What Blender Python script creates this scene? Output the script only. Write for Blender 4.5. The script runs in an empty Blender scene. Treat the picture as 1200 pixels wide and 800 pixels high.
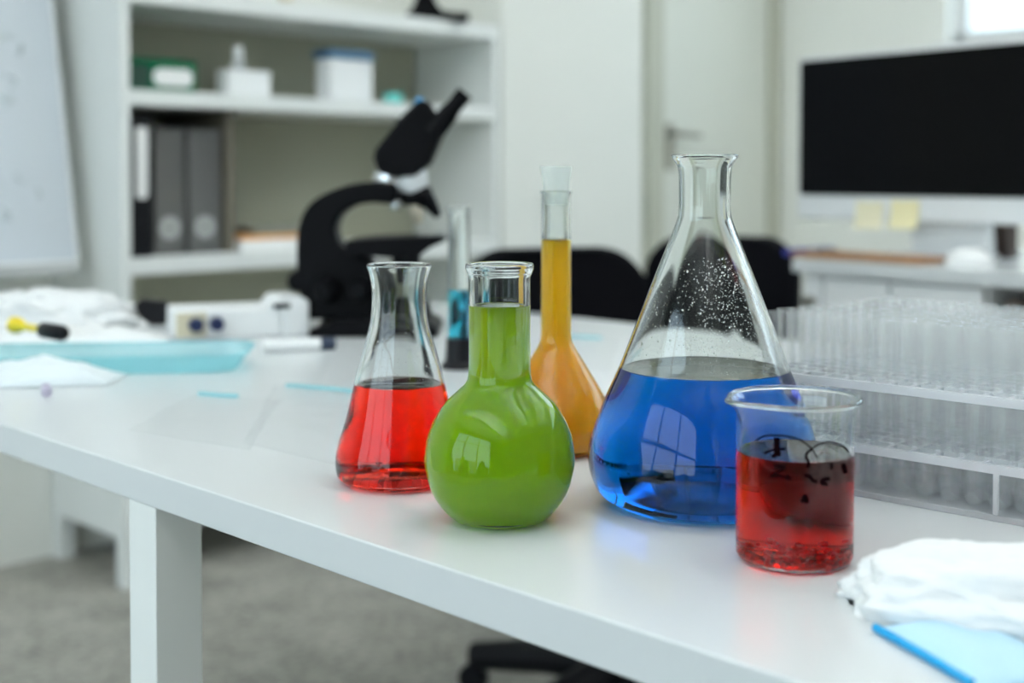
import bpy, bmesh, math, random
from mathutils import Vector, Matrix, noise
random.seed(7)
PI = math.pi
C = bpy.context.scene.collection
F, HC, PITCH = 1500.0, 244.3, math.radians(1.5)
CAM = Vector((0, 0, .97)); TZ = .74
FW = Vector((0, math.cos(PITCH), -math.sin(PITCH))); UP = Vector((0, math.sin(PITCH), math.cos(PITCH)))

# ---------------------------------------------------------------- measuring helpers
def ray(px, py): return Vector(((px-600)/F, 0, 0)) + FW + UP*((HC-py)/F)
def P(px, py, z=TZ):
    d = ray(px, py); return CAM + d*((z-CAM.z)/d.z)
def PY(px, py, Y):
    d = ray(px, py); return CAM + d*(Y/d.y)
def uv(u, v, z=0): return Vector(((v-u)*.70711, (u+v)*.70711, z))
R45 = math.radians(45)

# ---------------------------------------------------------------- materials
def mat(name, col, rough=.5, metal=0, spec=.5, noise_amt=0, noise_scale=20, bump=0, **kw):
    m = bpy.data.materials.new(name); m.use_nodes = True
    nt = m.node_tree; b = nt.nodes['Principled BSDF']
    c = tuple(col) + (1,)
    b.inputs['Base Color'].default_value = c
    b.inputs['Roughness'].default_value = rough
    b.inputs['Metallic'].default_value = metal
    b.inputs['Specular IOR Level'].default_value = spec
    for k, v in kw.items(): b.inputs[k.replace('_', ' ')].default_value = v
    if noise_amt or bump:
        tc = nt.nodes.new('ShaderNodeTexCoord')
        n = nt.nodes.new('ShaderNodeTexNoise'); n.inputs['Scale'].default_value = noise_scale; n.inputs['Detail'].default_value = 6
        nt.links.new(tc.outputs['Object'], n.inputs['Vector'])
        if noise_amt:
            r = nt.nodes.new('ShaderNodeValToRGB')
            r.color_ramp.elements[0].position = .3; r.color_ramp.elements[1].position = .7
            r.color_ramp.elements[0].color = tuple(x*(1-noise_amt) for x in col)+(1,)
            r.color_ramp.elements[1].color = tuple(min(1, x*(1+noise_amt)) for x in col)+(1,)
            nt.links.new(n.outputs['Fac'], r.inputs['Fac']); nt.links.new(r.outputs['Color'], b.inputs['Base Color'])
        if bump:
            bp = nt.nodes.new('ShaderNodeBump'); bp.inputs['Strength'].default_value = bump; bp.inputs['Distance'].default_value = .01
            nt.links.new(n.outputs['Fac'], bp.inputs['Height']); nt.links.new(bp.outputs['Normal'], b.inputs['Normal'])
    return m
def glass(name, col=(.985, .995, .99), ior=1.42, rough=0):
    m = bpy.data.materials.new(name); m.use_nodes = True; nt = m.node_tree
    nt.nodes.remove(nt.nodes['Principled BSDF'])
    g = nt.nodes.new('ShaderNodeBsdfGlass'); g.inputs['Color'].default_value = col+(1,); g.inputs['IOR'].default_value = ior; g.inputs['Roughness'].default_value = rough
    nt.links.new(g.outputs[0], nt.nodes['Material Output'].inputs['Surface'])
    return m
def liquid(name, sigma, ior=1.333):
    """(material of the free surface, material of the side that touches the glass); both hold the same absorbing volume"""
    return _liquid(name, sigma, ior, False), _liquid(name+'_against_glass', sigma, ior, True)
def _liquid(name, sigma, ior, side):
    m = glass(name, (1, 1, 1), ior); nt = m.node_tree
    if side:
        tr = nt.nodes.new('ShaderNodeBsdfTransparent'); tr.inputs['Color'].default_value = (1, 1, 1, 1)
        nt.links.new(tr.outputs[0], nt.nodes['Material Output'].inputs['Surface'])
    dens = max(sigma)
    v = nt.nodes.new('ShaderNodeVolumeAbsorption'); v.inputs['Density'].default_value = dens
    v.inputs['Color'].default_value = tuple(1-s/dens for s in sigma)+(1,)
    nt.links.new(v.outputs[0], nt.nodes['Material Output'].inputs['Volume'])
    return m
def cloudy(name, dens, albedo, ior=1.333):
    out = []
    for side in (False, True):
        m = _liquid(name+('_against_glass' if side else ''), (1, 1, 1), ior, side); nt = m.node_tree
        for n in [n for n in nt.nodes if n.type == 'VOLUME_ABSORPTION']: nt.nodes.remove(n)
        v = nt.nodes.new('ShaderNodeVolumePrincipled'); v.inputs['Density'].default_value = dens; v.inputs['Color'].default_value = albedo+(1,); v.inputs['Anisotropy'].default_value = .2
        v.inputs['Absorption Color'].default_value = (0, 0, 0, 1)
        nt.links.new(v.outputs[0], nt.nodes['Material Output'].inputs['Volume']); out.append(m)
    return tuple(out)
def thin(name, col=(.95, .97, .97), milky=.1, rough=.03, ior=1.5, film=(.9, .93, .93), edge=.35):
    """thin clear plastic or glass sheet: lets light straight through, reflects by Fresnel, with a slight milkiness"""
    m = bpy.data.materials.new(name); m.use_nodes = True; nt = m.node_tree
    nt.nodes.remove(nt.nodes['Principled BSDF'])
    t = nt.nodes.new('ShaderNodeBsdfTransparent'); t.inputs['Color'].default_value = col+(1,)
    d = nt.nodes.new('ShaderNodeBsdfDiffuse'); d.inputs['Color'].default_value = film+(1,)
    tl = nt.nodes.new('ShaderNodeBsdfTranslucent'); tl.inputs['Color'].default_value = film+(1,)
    g = nt.nodes.new('ShaderNodeBsdfGlossy'); g.inputs['Roughness'].default_value = rough
    f0 = ((ior-1)/(ior+1))**2
    lw = nt.nodes.new('ShaderNodeLayerWeight'); lw.inputs['Blend'].default_value = .5
    pw = nt.nodes.new('ShaderNodeMath'); pw.operation = 'POWER'; pw.inputs[1].default_value = 5
    fr = nt.nodes.new('ShaderNodeMapRange'); fr.inputs['To Min'].default_value = f0; fr.inputs['To Max'].default_value = edge
    nt.links.new(lw.outputs['Facing'], pw.inputs[0]); nt.links.new(pw.outputs[0], fr.inputs['Value'])
    m0 = nt.nodes.new('ShaderNodeMixShader'); m0.inputs[0].default_value = .5
    m1 = nt.nodes.new('ShaderNodeMixShader'); m1.inputs[0].default_value = milky
    m2 = nt.nodes.new('ShaderNodeMixShader')
    L = nt.links.new
    L(d.outputs[0], m0.inputs[1]); L(tl.outputs[0], m0.inputs[2])
    L(t.outputs[0], m1.inputs[1]); L(m0.outputs[0], m1.inputs[2])
    L(fr.outputs[0], m2.inputs[0]); L(m1.outputs[0], m2.inputs[1]); L(g.outputs[0], m2.inputs[2])
    L(m2.outputs[0], nt.nodes['Material Output'].inputs['Surface'])
    return m
M = dict(
 wall=mat('wall_paint', (.78, .79, .745), .85), wall_r=mat('window_lit_wall_paint', (.90, .91, .87), .85), wall2=mat('darkened_unseen_wall', (.36, .36, .34), .85), ceil=mat('ceiling_paint', (.85, .85, .83), .9),
 pier=mat('pier_paint', (.80, .81, .77), .8),
 table=mat('white_laminate', (.61, .635, .64), .22, spec=.5), edge=mat('white_edge_band', (.66, .69, .72), .35),
 leg=mat('white_powder_coat', (.76, .78, .76), .4),
 shelf=mat('white_shelf_board', (.80, .82, .80), .5), shelf_back=mat('shaded_back_board', (.40, .40, .31), .7),
 door=mat('door_paint', (.72, .74, .68), .5), dframe=mat('door_frame_paint', (.52, .53, .45), .6), steel=mat('brushed_steel', (.35, .34, .3), .35, 1),
 chrome=mat('chrome', (.8, .82, .84), .12, 1),
 black=mat('black_enamel', (.002, .002, .003), .45, spec=.10), blackp=mat('black_plastic', (.006, .006, .008), .5, spec=.2), fabric=mat('black_fabric', (.004, .004, .006), .9, spec=.1, bump=.3, noise_scale=400),
 screen=mat('black_screen_glass', (.001, .001, .0015), .12, spec=.10), alu=mat('silver_aluminium', (.80, .82, .83), .45, .2), 
 note=mat('pale_yellow_paper', (.80, .76, .55), .9), note2=mat('yellow_paper', (.84, .78, .48), .9),
 brown=mat('brown_wood', (.28, .13, .05), .5, noise_amt=.2, noise_scale=30), dbrown=mat('dark_brown_card', (.035, .02, .014), .6), dbrown2=mat('taupe_card', (.16, .12, .10), .6),
 whitep=mat('white_plastic', (.82, .83, .83), .35), greyp=mat('grey_plastic', (.5, .52, .52), .4),
 paper=mat('white_paper', (.86, .86, .85), .8), board=mat('whiteboard_face', (.58, .63, .68), .3), ink=mat('faint_grey_marker', (.52, .58, .60), .6),
 green=mat('green_card', (.0, .105, .045), .6, spec=.1), dgreen=mat('dark_green_card', (.0, .035, .02), .5), 
 bluelid=mat('blue_plastic_lid', (.05, .15, .27), .5), teal=mat('teal_plastic', (.10, .55, .50), .4), tealm=thin('teal_film', (.70, .92, .94), .45, film=(.42, .78, .84)),
 grey_file=thin('smoky_grey_plastic', (.75, .75, .74), .35, film=(.50, .50, .49)), mauve=mat('lilac_plastic', (.42, .38, .50), .4),
 orange_card=mat('orange_card', (.70, .33, .10), .6), yellow=mat('yellow_plastic', (.72, .55, .02), .4), navy=mat('navy_plastic', (.01, .025, .06), .4),
 beige=mat('beige_plastic', (.62, .57, .42), .5), knob_blue=mat('dark_blue_knob', (.01, .02, .08), .4),
 bright_blue=mat('bright_blue_film', (.0, .30, .62), .35), pale_blue=mat('pale_blue_fleece', (.45, .66, .80), .9),
 powder=mat('white_powder_bag', (.74, .75, .75), .45), film=thin('clear_film', (1, 1, 1), .05, rough=.2, ior=1.3, edge=.06, film=(.98, 1, 1)), tray=mat('white_packet_paper', (.66, .72, .74), .6),
 glass=glass('borosilicate_glass'), wet=glass('glass_wetted_by_liquid', (1, 1, 1), 1.42/1.333), stopper=thin('stopper_plastic', (.97, .99, .98), .35, rough=.15, film=(.85, .9, .88)),
 tube=thin('test_tube_glass', (1, 1, 1), .065, rough=.03, ior=1.4, film=(.95, .98, .98)), rack=thin('rack_plastic', (.97, .98, .99), .6, rough=.2, edge=.1, film=(.97, .985, 1)),
 pane=thin('window_pane', (.97, .99, .98), .0, rough=.0, ior=1.5),
 marker=mat('black_marker_ink', (.006, .002, .003), .8, spec=0), print=mat('white_print', (.8, .85, .85), .6),
 blueliq=liquid('blue_liquid', (100, 17.5, 5.6)), redliq=liquid('red_liquid', (.8, 62, 85)), redliq2=liquid('deep_red_liquid', (1.0, 75, 90)), cyanliq=liquid('cyan_liquid', (160, 22, 6)),
 greenliq=cloudy('cloudy_green_liquid', 75, (.68, .86, .012)), orangeliq=cloudy('cloudy_orange_liquid', 230, (.9998, .86, .05)),
 seed=mat('dark_red_granule', (.45, .015, .01), .6, spec=.1), floor=None, ground=mat('outside_paving', (.45, .46, .45), .9), leaf=mat('outside_leaf', (.05, .13, .04), .9, noise_amt=.4, noise_scale=4),
 facade=mat('outside_facade', (.8, .8, .78), .9), fwin=mat('outside_window', (.25, .28, .28), .4), lamp=None)
# floor: speckled grey terrazzo
m = bpy.data.materials.new('grey_terrazzo'); m.use_nodes = True; nt = m.node_tree; b = nt.nodes['Principled BSDF']
tc = nt.nodes.new('ShaderNodeTexCoord'); n1 = nt.nodes.new('ShaderNodeTexNoise'); n1.inputs['Scale'].default_value = 9; n1.inputs['Detail'].default_value = 9; n1.inputs['Roughness'].default_value = .7
n2 = nt.nodes.new('ShaderNodeTexNoise'); n2.inputs['Scale'].default_value = 60; n2.inputs['Detail'].default_value = 4
mx = nt.nodes.new('ShaderNodeMath'); mx.operation = 'ADD'; ml = nt.nodes.new('ShaderNodeMath'); ml.operation = 'MULTIPLY'; ml.inputs[1].default_value = .5
r = nt.nodes.new('ShaderNodeValToRGB'); r.color_ramp.elements[0].position = .33; r.color_ramp.elements[0].color = (.14, .138, .12, 1)
r.color_ramp.elements[1].position = .70; r.color_ramp.elements[1].color = (.54, .52, .46, 1)
nt.links.new(tc.outputs['Object'], n1.inputs['Vector']); nt.links.new(tc.outputs['Object'], n2.inputs['Vector'])
nt.links.new(n1.outputs['Fac'], mx.inputs[0]); nt.links.new(n2.outputs['Fac'], mx.inputs[1]); nt.links.new(mx.outputs[0], ml.inputs[0]); nt.links.new(ml.outputs[0], r.inputs['Fac'])
nt.links.new(r.outputs['Color'], b.inputs['Base Color']); b.inputs['Roughness'].default_value = .55
M['floor'] = m

# ---------------------------------------------------------------- object helpers
def obj(name, bm, m, parent=None, loc=None, rotz=0, smooth=True, bevel=0, sharp=40):
    me = bpy.data.meshes.new(name)
    bmesh.ops.recalc_face_normals(bm, faces=bm.faces)
    bm.to_mesh(me); bm.free(); me.materials.append(m)
    if smooth:
        for p in me.polygons: p.use_smooth = True
        me.set_sharp_from_angle(angle=math.radians(sharp))
    o = bpy.data.objects.new(name, me); C.objects.link(o)
    if parent: o.parent = parent
    if loc is not None: o.location = loc
    o.rotation_euler[2] = rotz
    if bevel:
        md = o.modifiers.new('bevel', 'BEVEL'); md.width = bevel; md.segments = 3; md.limit_method = 'ANGLE'; md.angle_limit = math.radians(40)
    return o
def tag(o, label, cat, group=None, kind=None):
    o['label'] = label; o['category'] = cat
    if group: o['group'] = group
    if kind: o['kind'] = kind
    return o
def thing(name, label, cat, loc=(0, 0, 0), rotz=0, group=None):
    o = bpy.data.objects.new(name, None); C.objects.link(o); o.location = loc; o.rotation_euler = (0, 0, rotz); o.empty_display_size = .05
    return tag(o, label, cat, group)
def struct(name, bm, m, **k):
    o = obj(name, bm, m, **k); o['kind'] = 'structure'; return o
def dup(root, label, group=None):
    def cp(o, par):
        c = o.copy(); C.objects.link(c); c.parent = par
        for ch in list(o.children): cp(ch, c)
        return c
    r = cp(root, None); r['label'] = label
    if group: r['group'] = group
    return r
def box(bm, x0, y0, z0, x1, y1, z1, mtx=None):
    vs = [bm.verts.new((x, y, z)) for x in (x0, x1) for y in (y0, y1) for z in (z0, z1)]
    for f in ((0, 1, 3, 2), (4, 6, 7, 5), (0, 4, 5, 1), (2, 3, 7, 6), (0, 2, 6, 4), (1, 5, 7, 3)): bm.faces.new([vs[i] for i in f])
    if mtx: bmesh.ops.transform(bm, matrix=mtx, verts=vs)
    return vs
def B(*a):
    bm = bmesh.new()
    for q in a: box(bm, *q)
    return bm
def lathe(prof, seg=96, bm=None, closed=False, at=(0, 0, 0)):
    bm = bm or bmesh.new(); rings = []; at = Vector(at)
    for r_, z in prof:
        if r_ < 1e-6: rings.append([bm.verts.new(at+Vector((0, 0, z)))])
        else: rings.append([bm.verts.new(at+Vector((r_*math.cos(2*PI*k/seg), r_*math.sin(2*PI*k/seg), z))) for k in range(seg)])
    pairs = list(zip(rings, rings[1:]))
    if closed: pairs.append((rings[-1], rings[0]))
    for a, b in pairs:
        if len(a) == 1 and len(b) == 1: continue
        for k in range(seg):
            k2 = (k+1) % seg
            if len(a) == 1: bm.faces.new((a[0], b[k], b[k2]))
            elif len(b) == 1: bm.faces.new((a[k], a[k2], b[0]))
            else: bm.faces.new((a[k], a[k2], b[k2], b[k]))
    return bm
def spline(pts, n=8):
    out = []
    for i in range(len(pts)-1):
        p0 = pts[max(i-1, 0)]; p1 = pts[i]; p2 = pts[i+1]; p3 = pts[min(i+2, len(pts)-1)]
        for k in range(n):
            t = k/n
            out.append(tuple(.5*((2*b)+(c-a)*t+(2*a-5*b+4*c-d)*t*t+(-a+3*b-3*c+d)*t**3) for a, b, c, d in zip(p0, p1, p2, p3)))
    out.append(tuple(pts[-1])); return out
def tube_path(bm, pts, rad, seg=12, caps=True):
    pts = [Vector(p) for p in pts]; n = len(pts)
    rads = rad if isinstance(rad, (list, tuple)) else [rad]*n
    rings = []; prev = None
    for i, p in enumerate(pts):
        t = (pts[min(i+1, n-1)]-pts[max(i-1, 0)]).normalized()
        if prev is None:
            a = Vector((0, 0, 1)) if abs(t.z) < .9 else Vector((1, 0, 0)); nrm = t.cross(a).normalized()
        else: nrm = (prev-t*prev.dot(t)).normalized()
        prev = nrm; bn = t.cross(nrm)
        rings.append([bm.verts.new(p+(nrm*math.cos(2*PI*k/seg)+bn*math.sin(2*PI*k/seg))*rads[i]) for k in range(seg)])
    for a, b in zip(rings, rings[1:]):
        for k in range(seg): bm.faces.new((a[k], a[(k+1) % seg], b[(k+1) % seg], b[k]))
    if caps: bm.faces.new(rings[0][::-1]); bm.faces.new(rings[-1])
    return bm
def prism(pts, y0, y1, bm=None):
    """outline in the x-z plane, extruded along y"""
    bm = bm or bmesh.new()
    a = [bm.verts.new((x, y0, z)) for x, z in pts]; b = [bm.verts.new((x, y1, z)) for x, z in pts]
    n = len(pts); bm.faces.new(a); bm.faces.new(b[::-1])
    for i in range(n): bm.faces.new((a[i], b[i], b[(i+1) % n], a[(i+1) % n]))
    return bm
def rrect(x0, z0, x1, z1, r, n=6):
    out = []
    for cx, cz, a0 in ((x1-r, z1-r, 0), (x0+r, z1-r, 90), (x0+r, z0+r, 180), (x1-r, z0+r, 270)):
        for k in range(n+1):
            a = math.radians(a0+90*k/n); out.append((cx+r*math.cos(a), cz+r*math.sin(a)))
    return out
ICO = {}
def ico(bm, mtx, sub=1):
    if sub not in ICO:
        t_ = bmesh.new(); bmesh.ops.create_icosphere(t_, subdivisions=sub, radius=1)
        t_.verts.index_update(); ICO[sub] = ([v.co.copy() for v in t_.verts], [[v.index for v in f.verts] for f in t_.faces]); t_.free()
    vs = [bm.verts.new(mtx @ c) for c in ICO[sub][0]]
    for f in ICO[sub][1]: bm.faces.new([vs[i] for i in f])
def blob(sx, sy, sz, seed=0, amt=.25, freq=3, res=5, flat=True, ridged=0):
    """soft lump resting on z=0"""
    bm = bmesh.new(); bmesh.ops.create_icosphere(bm, subdivisions=res, radius=1)
    for v in bm.verts:
        n = noise.fractal(v.co*freq+Vector((seed, seed*2, 0)), 1, 2, 4)
        if ridged: n = n*(1-ridged) + ridged*(1-2*abs(noise.noise(v.co*freq*1.7+Vector((seed, 0, 3)))))
        v.co *= 1+amt*n
        v.co = Vector((v.co.x*sx, v.co.y*sy, max(v.co.z*sz, -.12*sz if flat else -9)))
    zm = min(v.co.z for v in bm.verts)
    for v in bm.verts: v.co.z -= zm
    return bm

# ---------------------------------------------------------------- room (local x runs along the back wall, local y away from the window wall's side)
WB, WR, WL, WN, CH = 3.118, 4.709, -2.2, -2.5, 3.05   # back wall u, right wall v, window wall v, near wall u, ceiling
K = dict(rotz=R45, smooth=False)
struct('floor', B((WL-.2, WN-.2, -.1, WR+.2, WB+.2, 0)), M['floor'], **K)
struct('ceiling', B((WL-.2, WN-.2, CH, WR+.2, WB+.2, CH+.1)), M['ceil'], **K)
struct('wall_back', B((WL-.2, WB, 0, WR+.2, WB+.2, CH), (2.70, 2.74, 0, 3.358, WB, CH)), M['wall'], **K)
struct('wall_near', B((WL-.2, WN-.2, 0, WR+.2, WN, CH)), M['wall2'], **K)  # unseen near and left walls: colour darkened to weaken reflections in the glass
def wall_with_hole(name, x0, x1, u0, u1, z0, z1, mt='wall'):
    struct(name, B((x0, WN, 0, x1, u0, CH), (x0, u1, 0, x1, WB, CH), (x0, u0, 0, x1, u1, z0), (x0, u0, z1, x1, u1, CH)), M[mt], **K)
CW = (-1.15, 2.45, .35, 2.85); BW = (-1.6, 2.326, 1.475, 2.8)  # right window widened out of view to bring more light onto the table
wall_with_hole('wall_left', WL-.2, WL, *CW, 'wall2')
wall_with_hole('wall_right', WR, WR+.2, *BW, 'wall_r')  # window light on this wall is put into its lighter colour
def window(name, x, u0, u1, z0, z1, nu, zs):
    fr = bmesh.new(); t = .05
    for (a, b, c, d) in ((u0, u1, z0, z0+t), (u0, u1, z1-t, z1), (u0, u0+t, z0, z1), (u1-t, u1, z0, z1)): box(fr, x-.03, a, c, x+.03, b, d)
    for k in range(1, nu): uu = u0+(u1-u0)*k/nu; box(fr, x-.03, uu-.04, z0+t, x+.03, uu+.04, z1-t)
    for z in zs: box(fr, x-.025, u0+t, z-.025, x+.025, u1-t, z+.025)
    o = struct(name, fr, M['greyp'] if nu == 3 and x < 0 else M['whitep'], rotz=R45, smooth=False)
    obj('window_pane', B((x-.003, u0+t, z0+t, x+.003, u1-t, z1-t)), M['pane'], parent=o, smooth=False)
    return o
window('window_1', WL-.1, *CW, 3, (2.1,))
window('window_2', WR+.1, *BW, 3, ())
struct('trim_1', B((WR-.04, BW[0]-.05, BW[2]-.03, WR+.06, BW[1]+.05, BW[2])), M['whitep'], **K)
# daylight portals over the two window openings
for nm, x, (u0, u1, z0, z1), s in (('window_1_daylight', WL-.12, CW, 1), ('window_2_daylight', WR+.12, BW, -1)):
    l = bpy.data.lights.new(nm, 'AREA'); l.shape = 'RECTANGLE'; l.size = u1-u0; l.size_y = z1-z0; l.cycles.is_portal = True
    o = bpy.data.objects.new(nm, l); C.objects.link(o)
    o.location = uv((u0+u1)/2, x, (z0+z1)/2)
    dirv = Vector((.70711*s, .70711*s, 0)); o.rotation_euler = dirv.to_track_quat('-Z', 'Y').to_euler()
# door in the back wall
dr = struct('door_1', B((3.90, WB-.03, .01, 4.62, WB-.005, 2.1)), M['door'], rotz=R45, smooth=False)
struct('trim_2', B((3.80, WB-.05, 0, 3.895, WB-.001, 2.2), (4.625, WB-.05, 0, 4.70, WB-.001, 2.2), (3.895, WB-.05, 2.105, 4.625, WB-.001, 2.2)), M['dframe'], **K)
h = bmesh.new(); box(h, 3.93, WB-.04, .99, 3.97, WB-.028, 1.17)
tube_path(h, [(3.95, WB-.03, 1.13), (3.95, WB-.08, 1.13), (3.97, WB-.09, 1.13), (4.07, WB-.09, 1.125)], .011)
obj('door_handle', h, M['steel'], parent=dr)
struct('baseboard_back', B((3.36, WB-.015, 0, 3.80, WB, .08)), M['whitep'], **K)
# added uplights: invented slim troughs whose lamps fill the room via the ceiling
for v, lab in ((-.9, 'slim added uplight nearest the big window'), (1.2, 'slim added uplight over the lab table'), (3.3, 'slim added uplight farthest from the big window')):
    t = thing('added_uplight', lab, 'added light', uv(.3, v, 2.55), R45, 'added uplights')
    obj('trough', B((-.07, -1.8, 0, .07, 1.8, .012), (-.07, -1.8, .012, -.062, 1.8, .05), (.062, -1.8, .012, .07, 1.8, .05), (-.062, -1.8, .012, .062, -1.79, .05), (-.062, 1.79, .012, .062, 1.8, .05)), M['whitep'], t, smooth=False)
    for y in (-1.5, 1.5): obj('hanger', tube_path(bmesh.new(), [(0, y, .012), (0, y, CH-2.551)], .004), M['steel'], t)
    l = bpy.data.lights.new('added_fill_lamp', 'AREA'); l.shape = 'RECTANGLE'; l.size = .11; l.size_y = 3.4; l.energy = 58; l.color = (.95, .985, 1)
    o = bpy.data.objects.new('added_fill_lamp', l); C.objects.link(o); o.parent = t; o.location = (0, 0, .03); o.rotation_euler = (PI, 0, 0)
# outside: paving, neighbour building; trees and low block added for window reflections
struct('ground_outside', B((-40, -40, -3.2, 40, 40, -3.1)), M['ground'], **K)
t = thing('neighbouring_building', 'pale building with grey windows seen through the window above the monitor', 'building', uv(0, 0, 0), R45)
t['background'] = True
nb = obj('facade', B((15, -12, -3.1, 22, 14, 4.2)), M['facade'], t, smooth=False)
for zz in (-.3, 2.0):
    for uu in (-4, -1.2, 1.6, 4.4, 7.2, 10): obj('window', B((14.95, uu, zz, 15.02, uu+1.3, zz+1.3)), M['fwin'], t, smooth=False)
def tree(u, v, hgt, r, seed, label):
    t = thing('tree', label, 'tree', uv(u, v, -3.1), 0, 'added trees outside the big window')
    obj('trunk', tube_path(bmesh.new(), [(0, 0, 0), (.05, 0, hgt*.5), (0, .05, hgt*.8)], [.18, .13, .08]), M['brown'], t)
    bm = blob(r, r, r*.9, seed, .5, 2.2, 4, flat=False); bmesh.ops.translate(bm, verts=bm.verts, vec=(0, 0, hgt*.45)); obj('crown', bm, M['leaf'], t)
tree(-2.5, -8, 3.4, 1.4, 1, 'small round tree added outside the big window, nearest the right jamb')
tree(2.2, -9, 3.4, 1.4, 5, 'small round tree added outside the middle of the big window')
tree(6.6, -8, 3.1, 1.3, 9, 'small round tree added outside the big window, nearest the left jamb')
t = thing('added_block', 'pale low block added across the street to be reflected in the flasks', 'building', uv(0, 0, 0), R45)
obj('facade', B((-26, -3, -3.1, -18, 9, 1.6)), M['facade'], t, smooth=False)
for zz in (-2.2, -.4):
    for uu in (-2.2, .2, 2.6, 5, 7.2): obj('window', B((-18.02, uu, zz, -17.95, uu+1.2, zz+1.1)), M['fwin'], t, smooth=False)

# ---------------------------------------------------------------- the lab table
t = thing('lab_table', 'long white laminate lab table carrying the flasks and the microscope', 'table', uv(0, .499, 0), R45)
TU0, TU1, TD = -.35, 1.88, 1.035
obj('tabletop', B((0, TU0, TZ-.027, TD, TU1, TZ)), M['table'], t, bevel=.0012)
for u0, vs_ in ((TU0+.03, (.001, TD-.042)), (.89, (.001, TD-.042)), (1.62, (.001, .435))):
    for v0 in vs_: obj('leg', B((v0, u0, 0, v0+.041, u0+.041, TZ-.0272)), M['leg'], t, bevel=.001)

# ---------------------------------------------------------------- glassware
def axis(ax, by):
    b = P(ax, by); zc = (b-CAM).dot(FW); s = zc/F
    def conv(pts):     # (half width px, picture row) -> (radius, height over the table)
        return [(w*s, PY(ax, y, b.y).z-TZ) for w, y in pts]
    return b, s, conv
def shell(outer, wall, base_t, rim='plain', tip_r=None):
    """closed glass wall from an outer profile (first point on the axis at z=0)"""
    inner = []
    n = len(outer)
    for i in range(n-1, 0, -1):
        r0, z0 = outer[i]
        a = outer[max(i-1, 0)]; b = outer[min(i+1, n-1)]
        tx, tz = b[0]-a[0], b[1]-a[1]; L = math.hypot(tx, tz) or 1
        nx, nz = tz/L, -tx/L
        r, z = r0-nx*wall, z0-nz*wall
        if i == n-1: z = z0
        if z < base_t: z = base_t
        inner.append((max(r, 0), z))
    # drop inner points that lie on the base plane twice
    cl = []
    for q in inner:
        if cl and abs(q[1]-base_t) < 1e-9 and abs(cl[-1][1]-base_t) < 1e-9: continue
        cl.append(q)
    top = outer[-1]; it = cl[0]
    cap = [((top[0]*.5+it[0]*.5)+(top[0]-it[0])*.5*math.cos(a), top[1]+(top[0]-it[0])*.5*math.sin(a)) for a in (PI*.2, PI*.4, PI*.6, PI*.8)]
    prof = list(outer)+cap+cl
    if prof[-1][0] > 1e-6: prof.append((0, base_t))
    return prof, cl[::-1]
def seat_liquid(root, prof, inner, outer_n, level, base_t, seg, lm, men=.0005, gap=.00012):
    """glass mesh whose inner wall is a glass-to-liquid boundary below the level, and the liquid just inside it"""
    prof = list(prof); k0 = outer_n
    for i in range(k0, len(prof)-1):
        (r0, z0), (r1, z1) = prof[i], prof[i+1]
        if z0 > level >= z1 and z0 > z1:
            f = (z0-level)/(z0-z1); rl = r0+(r1-r0)*f
            if abs(z1-level) > 1e-6: prof.insert(i+1, (rl, level))
            break
    bm = lathe(prof, seg)
    g = obj('glass_body', bm, M['glass'], root, sharp=60); g.data.materials.append(M['wet'])
    for p in g.data.polygons:
        i = p.index//seg
        if i >= k0 and max(prof[i][1], prof[i+1][1]) <= level+1e-6: p.material_index = 1
    pr = [(0, base_t+gap)]
    for r, z in prof[::-1]:
        if z > level-1e-6: break
        if r > 1e-6: pr.append((max(r-gap, 1e-4), max(z, base_t+gap)))
        if len(pr) > 2 and pr[-1][0] < pr[-2][0]-1e-9 and pr[-1][1] <= base_t+gap+1e-9: pr.pop()
    ns = len(pr)
    pr += [(rl-gap, level+men), (rl-.0008, level+men*.4), (rl-.0022, level), (0, level)]
    l = obj('liquid', lathe(pr, seg), lm[0], root, sharp=50)
    if lm[1] is not lm[0]:
        l.data.materials.append(lm[1])
        for p in l.data.polygons:
            if p.index//seg < ns: p.material_index = 1
    return g, l
def fill(inner, level, base_t, over, men=.0006):
    """liquid volume pressed a little into the glass wall"""
    pr = [(0, base_t-over)]
    last = None
    for r, z in inner:
        if z >= level: break
        if z <= base_t+1e-6: pr.append((r, base_t-over)); last = (r, z); continue
        pr.append((r+over, z)); last = (r, z)
    nx = next(((r, z) for r, z in inner if z >= level), last)
    f = (level-last[1])/max(nx[1]-last[1], 1e-6); rl = last[0]+(nx[0]-last[0])*f+over
    pr += [(rl, level+men), (rl-over-.0008, level+men*.5), (rl-over-.002, level), (0, level)]
    return pr
def vessel(name, label, ax, by, outline, wall, base_t, level_y, liq_mat, bottom_r, cat='flask', over=.0004, seg=96, n=7, corner=None):
    b, s, conv = axis(ax, by)
    pts = conv(outline)
    body = spline([(bottom_r*s, 0.0)]+(corner(s) if corner else [])+pts, n)
    outer = [(0, .0022), (bottom_r*s*.6, .0018), (bottom_r*s*.88, .0007)]+[(max(r, 0), max(z, 0)) for r, z in body]
    prof, inner = shell(outer, wall, base_t)
    root = thing(name, label, cat, b+Vector((0, 0, .0002)))
    lv = PY(ax, level_y, b.y).z-TZ
    g, l = seat_liquid(root, prof, inner, len(outer)+4, lv, base_t, seg, liq_mat if isinstance(liq_mat, tuple) else (liq_mat, liq_mat))
    return root, b, s, inner, g
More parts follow.
